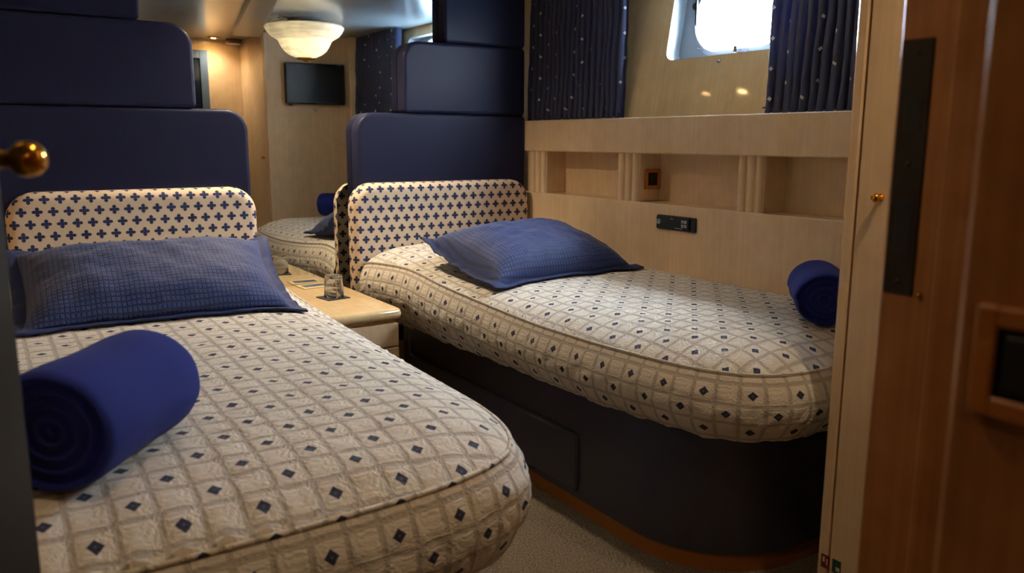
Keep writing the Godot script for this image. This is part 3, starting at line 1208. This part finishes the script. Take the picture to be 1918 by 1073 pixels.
func place_local(parent: Node3D, called: String, mesh: Mesh, m: Material) -> void:
	var o := obj(called, mesh, m, parent)
	o.position = Vector3.ZERO

# ------------------------------------------------------------------ rolled blankets
func roll_mesh(length: float, r: float, side: float, t: Transform3D) -> ArrayMesh:
	# spiral wound strip, closed at both ends by its own thickness
	var st := tool()
	var prof := []
	var n := 26
	for k in n + 1:
		var f := float(k) / n
		prof.append(Vector2(maxf(r * 0.90 * f, 0.0), 0.010 * (0.5 + 0.5 * cos(f * TAU * 4.0))))
	var body := []
	for p in prof:
		body.append(Vector2(p.x, 0.022 - p.y))
	for k in 7:
		var a := 0.5 * PI * k / 6.0
		body.append(Vector2(r * 0.90 + r * 0.10 * sin(a), 0.004 + 0.020 * (1.0 - cos(a))))
	for k in 9:
		var f := (k + 1) / 10.0
		body.append(Vector2(r * (1.0 + 0.015 * sin(f * 9.0)), lerpf(0.024, length - 0.024, f)))
	var m := body.size()
	var half := []
	for i in range(prof.size() + 6, -1, -1):
		half.append(Vector2(body[i].x, length - body[i].y))
	body.append_array(half)
	var rows := []
	var uvs := []
	for i in body.size():
		var row := []
		var ur := []
		for k in 49:
			var a := TAU * k / 48.0
			var step := 1.0 + 0.055 * (1.0 - float(k) / 48.0) * (1.0 if body[i].x > r * 0.4 else 0.3)
			var sag := 1.0 + 0.02 * noise.get_noise_2d(cos(a) * 2.0 + body[i].y * 6.0, sin(a) * 2.0)
			var rad: float = body[i].x * step * sag
			row.append(rest_on(side, t, Vector3(cos(a) * rad * 1.05, sin(a) * rad * 0.97, body[i].y - length * 0.5), 0.004))
			ur.append(Vector2(float(k) / 48.0, body[i].y))
		rows.append(row)
		uvs.append(ur)
	add_grid(st, rows, uvs, true)
	return done(st)

func make_blanket_rolls() -> void:
	roll("rolled royal blue blanket on the foot of the bed by the window", Vector3(1.965, 0.790, -1.405), Vector3(2.15, 0.797, -1.58), 0.077, 1.0)
	roll("large rolled royal blue blanket on the foot of the bed nearest the door", Vector3(0.045, 0.790, -1.365), Vector3(0.235, 0.790, -1.61), 0.097, -1.0)

func roll(label: String, a: Vector3, b: Vector3, r: float, side: float) -> void:
	var t := thing("blanket_roll", label, "blanket", (a + b) * 0.5, "rolled blankets")
	var z := (b - a).normalized()
	var x := Vector3.UP.cross(z).normalized()
	var y := z.cross(x)
	t.basis = Basis(x, y, z)
	place_local(t, "wound_fleece", roll_mesh(a.distance_to(b), r, side, t.transform), M.fleece)

# ------------------------------------------------------------------ curtains
func curtain(label: String, z0: float, z1: float, open_edge: int, sd: float) -> void:
	var t := thing("curtain", label, "curtain", Vector3(2.30, 1.33, (z0 + z1) * 0.5), "gathered window curtains")
	var w := z1 - z0
	var cols := int(w / 0.004)
	var rows := 36
	var pts := []
	var uvs := []
	var y0 := 1.327
	var y1 := 1.935
	# phase of the folds along the width
	var ph := []
	var acc := 0.0
	for i in cols + 1:
		acc += 0.004 * TAU / (0.036 + 0.012 * noise.get_noise_2d(i * 0.05 + sd, 1.0))
		ph.append(acc)
	for j in rows + 1:
		var f := float(j) / rows
		var y := lerpf(y0, y1, f)
		var pr := []
		var ur := []
		var arc := 0.0
		var last := Vector2.ZERO
		var pinch := exp(-f / 0.05)
		for i in cols + 1:
			var g := float(i) / cols
			var amp := (0.0115 + 0.006 * noise.get_noise_2d(i * 0.03, sd)) * (1.0 - 0.55 * pinch)
			var sway := noise.get_noise_2d(i * 0.02 + sd, y * 2.0) * 0.8
			var ang: float = ph[i] + sway + 0.35 * sin(y * 9.0 + g * 7.0)
			var lean: float = cos(ang) * 0.006
			var x := 2.303 + (y - 1.325) * 0.03 + sin(ang) * amp + 0.010 * noise.get_noise_2d(g * 6.0, y * 3.0 + sd) - pinch * 0.008
			var z := lerpf(z0, z1, g) + lean
			# the free edge curls back towards the panel
			var e := g if open_edge < 0 else 1.0 - g
			var near := clampf(1.0 - e / 0.05, 0.0, 1.0)
			x += near * near * 0.020
			if j == 0 or true:
				var q := Vector2(x, z)
				if i > 0:
					arc += q.distance_to(last)
				last = q
			pr.append(Vector3(x, y + 0.004 * sin(ang) * pinch, z))
			ur.append(Vector2(arc, -y))
		pts.append(pr)
		uvs.append(ur)
	var st := tool()
	add_grid(st, pts, uvs)
	obj("cloth", done(st), M.curtain, t)
	# bottom rail cord that gathers the hem
	var path := []
	for i in 40:
		var g := i / 39.0
		path.append(Vector3(2.30, 1.345 + 0.002 * sin(i * 1.7), lerpf(z0 + 0.004, z1 - 0.004, g)))
	obj("gathering_cord", tube(path, 0.0025, 6), M.black, t)

func make_curtains() -> void:
	curtain("gathered navy curtain with white diamonds beside the headboard, left of the porthole", -3.415, -2.695, 1, 2.0)
	curtain("gathered navy curtain with white diamonds right of the porthole, by the wardrobe", -1.955, -1.276, -1, 8.0)

# ------------------------------------------------------------------ lamps
func spot(called: String, label: String, at: Vector3, energy: float, angle: float, color: Color, size := 0.028) -> void:
	var t := thing(called, label, "downlight", at, "recessed ceiling downlights")
	var down := along(at, Vector3.DOWN)
	obj("trim_ring", lathe([Vector2(0.026, -0.004), Vector2(0.028, 0.004), Vector2(0.040, 0.004), Vector2(0.044, 0.0), Vector2(0.044, -0.004)], down, 32), M.brass, t)
	obj("lamp_lens", lathe([Vector2(0, 0.0), Vector2(0.024, 0.0), Vector2(0.026, -0.002), Vector2(0.026, -0.004)], down, 28), M.lit, t)
	var l := SpotLight3D.new()
	l.name = "light"
	l.spot_angle = angle
	l.spot_angle_attenuation = 1.0
	l.light_energy = energy
	l.light_color = color
	l.light_size = size
	l.spot_range = 8.0
	l.spot_attenuation = 2.0
	l.shadow_enabled = true
	t.add_child(l)
	l.position = Vector3(0, -0.012, 0)
	l.rotation = Vector3(-PI / 2, 0, 0)

func make_lights() -> void:
	var warm := Color(1.0, 0.915, 0.795)
	spot("downlight", "small lit downlight in the ceiling above the bedside table", Vector3(1.10, CEIL - 0.004, -3.29), 1.5, 70.0, warm)
	spot("downlight", "small lit downlight in the ceiling close to the wardrobe corner", Vector3(1.48, CEIL - 0.004, -0.70), 0.28, 70.0, warm)
	spot("downlight", "small lit downlight in the entrance ceiling before the foot of the left bed", Vector3(0.40, CEIL - 0.004, -0.92), 0.17, 75.0, warm, 0.05)
	spot("downlight", "small lit downlight in the passage ceiling behind the viewpoint", Vector3(0.0, CEIL - 0.004, 0.45), 0.06, 75.0, warm)
	# dark round surface fitting next to the lit one
	var f := thing("ceiling_puck", "dark round ceiling fitting beside the lit wardrobe downlight", "ceiling fitting", Vector3(1.625, CEIL, -0.668))
	obj("housing", lathe([Vector2(0, -0.001), Vector2(0.055, -0.001), Vector2(0.055, 0.030), Vector2(0.050, 0.034)], along(Vector3(1.625, CEIL, -0.668), Vector3.DOWN), 32), M.dark_wood, f)
	obj("cover_disc", lathe([Vector2(0.050, 0.033), Vector2(0.046, 0.036), Vector2(0, 0.036)], along(Vector3(1.625, CEIL, -0.668), Vector3.DOWN), 32), M.white, f)
	# flared alabaster bowl
	var at := Vector3(1.74, CEIL, -1.86)
	var b := thing("ceiling_lamp", "flared white alabaster glass ceiling lamp with gold finial", "ceiling lamp", at)
	var t := along(at, Vector3.DOWN)
	var outer := [Vector2(0.232, 0.010), Vector2(0.236, 0.016), Vector2(0.234, 0.026), Vector2(0.222, 0.050), Vector2(0.205, 0.072), Vector2(0.183, 0.088), Vector2(0.166, 0.098), Vector2(0.158, 0.108), Vector2(0.152, 0.122), Vector2(0.142, 0.146), Vector2(0.126, 0.172), Vector2(0.100, 0.196), Vector2(0.068, 0.212), Vector2(0.03, 0.220), Vector2(0.0, 0.221)]
	for i in outer.size():
		outer[i] = Vector2(outer[i].x, 0.034 + (outer[i].y - 0.010) * 0.885)
	var prof := outer.duplicate()
	for i in range(outer.size() - 1, -1, -1):
		prof.append(Vector2(maxf(0.0, outer[i].x - 0.006), outer[i].y - 0.006))
	prof.append(outer[0])
	obj("glass_bowl", lathe(prof, t, 64), M.alabaster, b)
	obj("finial", lathe([Vector2(0, 0.216), Vector2(0.055, 0.217), Vector2(0.058, 0.221), Vector2(0.05, 0.226), Vector2(0.022, 0.229), Vector2(0.016, 0.234), Vector2(0.010, 0.240), Vector2(0, 0.242)], t, 28), M.brass, b)
	obj("bulb", lathe([Vector2(0, 0.075), Vector2(0.016, 0.079), Vector2(0.028, 0.092), Vector2(0.031, 0.106), Vector2(0.026, 0.122), Vector2(0.014, 0.133), Vector2(0, 0.136)], along(at + Vector3(0.06, 0, 0), Vector3.DOWN), 20), M.bulb, b)
	var l := OmniLight3D.new()
	l.name = "bulb_light"
	l.light_color = Color(1.0, 0.96, 0.90)
	l.light_energy = 0.30
	l.light_size = 0.03
	l.omni_range = 8.0
	l.omni_attenuation = 2.0
	l.shadow_enabled = true
	b.add_child(l)
	l.position = Vector3(0.06, -0.105, 0)
	obj("ceiling_pan", lathe([Vector2(0, 0.0), Vector2(0.10, 0.0), Vector2(0.10, 0.030), Vector2(0.222, 0.033), Vector2(0.222, 0.036), Vector2(0.0, 0.038)], t, 48), M.white, b)
	obj("stem", lathe([Vector2(0.008, 0.03), Vector2(0.008, 0.225)], t, 16), M.brass, b)

# ------------------------------------------------------------------ television
func make_television() -> void:
	var t := thing("television", "flat black television on the wooden wall, seen in the mirror", "television", Vector3(2.03, 1.6, -1.2))
	var z := -1.186
	var hs := obj("housing", box(Vector3(1.815, 1.475, z - 0.035), Vector3(2.245, 1.752, z), 0.008), M.black, t)
	obj("screen", box(Vector3(1.832, 1.498, z - 0.037), Vector3(2.228, 1.737, z - 0.033), 0.001), M.screen, t)
	obj("wall_bracket", box(Vector3(1.96, 1.56, z - 0.004), Vector3(2.10, 1.68, -1.174), 0.002), M.black, t)
	obj("foot_stub", box(Vector3(1.838, 1.462, z - 0.026), Vector3(1.862, 1.478, z - 0.010), 0.002), M.black, t)
	obj("badge", box(Vector3(2.185, 1.741, z - 0.0362), Vector3(2.215, 1.746, z - 0.0348), 0.0002), M.silver, hs)
	obj("button_strip", box(Vector3(2.02, 1.481, z - 0.0362), Vector3(2.19, 1.487, z - 0.0348), 0.0002), M.grey_print, hs)

# ------------------------------------------------------------------ small fittings
func make_small_things() -> void:
	# stereo let into the hull panelling, its face turned to the cabin (-x)
	var s := thing("stereo_unit", "black stereo head unit let into the wooden panel above the bed", "stereo", Vector3(WALL_X, 0.92, -2.3))
	var zl := -2.408
	var zr := -2.198
	var y0 := 0.888
	var y1 := 0.944
	var x := WALL_X
	obj("surround", box(Vector3(x - 0.010, y0, zl), Vector3(x + 0.003, y1, zr), 0.003), M.black, s)
	var fp := obj("faceplate", box(Vector3(x - 0.016, y0 + 0.004, zl + 0.004), Vector3(x - 0.008, y1 - 0.004, zr - 0.026), 0.002), M.screen, s)
	obj("volume_knob", lathe([Vector2(0, 0), Vector2(0.011, 0), Vector2(0.0105, 0.005), Vector2(0.006, 0.006), Vector2(0.006, 0.004), Vector2(0, 0.004)], along(Vector3(x - 0.015, 0.918, zl + 0.020), Vector3(-1, 0, 0)), 24), M.silver, fp)
	obj("disc_slot", box(Vector3(x - 0.0168, y1 - 0.0125, zl + 0.045), Vector3(x - 0.0155, y1 - 0.0105, zr - 0.07), 0.0002), M.black, fp)
	obj("slot_light", box(Vector3(x - 0.0175, y1 - 0.013, zl + 0.085), Vector3(x - 0.0158, y1 - 0.009, zl + 0.097), 0.0005), M.chrome, fp)
	for i in 4:
		var cy := 0.918 + (0.008 if i < 2 else -0.008)
		var cz := zr - 0.052 + (0.008 if i % 2 else -0.008)
		obj("button", box(Vector3(x - 0.0185, cy - 0.006, cz - 0.006), Vector3(x - 0.0155, cy + 0.006, cz + 0.006), 0.001), M.silver, fp)
	for i in 5:
		obj("small_button", box(Vector3(x - 0.0175, y0 + 0.009, zr - 0.10 + i * 0.0085), Vector3(x - 0.0155, y0 + 0.012, zr - 0.094 + i * 0.0085), 0.0004), M.silver, fp)
	var hk := thing("wall_hook", "tiny white hook on the wooden wall just below the television", "hook", Vector3(2.03, 1.435, -1.18))
	obj("plate", box(Vector3(2.020, 1.425, -1.181), Vector3(2.040, 1.452, -1.175), 0.001), M.white, hk)
	obj("peg", tube([Vector3(2.03, 1.446, -1.179), Vector3(2.03, 1.440, -1.192), Vector3(2.03, 1.430, -1.199), Vector3(2.03, 1.428, -1.206), Vector3(2.03, 1.436, -1.211)], 0.003, 8), M.white, hk)
	# narrow framed glass panel on the door wall, seen only in the mirror
	var g := thing("framed_glass_panel", "narrow blue-grey framed glass panel seen in the mirror beside the headboard", "glass panel", Vector3(1.25, 1.0, -0.585))
	obj("frame_piece", box(Vector3(1.06, 0.25, -0.60), Vector3(1.085, 1.86, -0.58), 0.003), M.frame_blue, g)
	obj("frame_piece", box(Vector3(1.40, 0.25, -0.60), Vector3(1.455, 1.86, -0.58), 0.003), M.frame_blue, g)
	obj("frame_piece", box(Vector3(1.085, 1.80, -0.60), Vector3(1.40, 1.86, -0.58), 0.003), M.frame_blue, g)
	obj("frame_piece", box(Vector3(1.085, 0.25, -0.60), Vector3(1.40, 0.31, -0.58), 0.003), M.frame_blue, g)
	obj("glass_pane", box(Vector3(1.083, 0.308, -0.590), Vector3(1.402, 1.802, -0.584), 0.001), M.dark_glass, g)
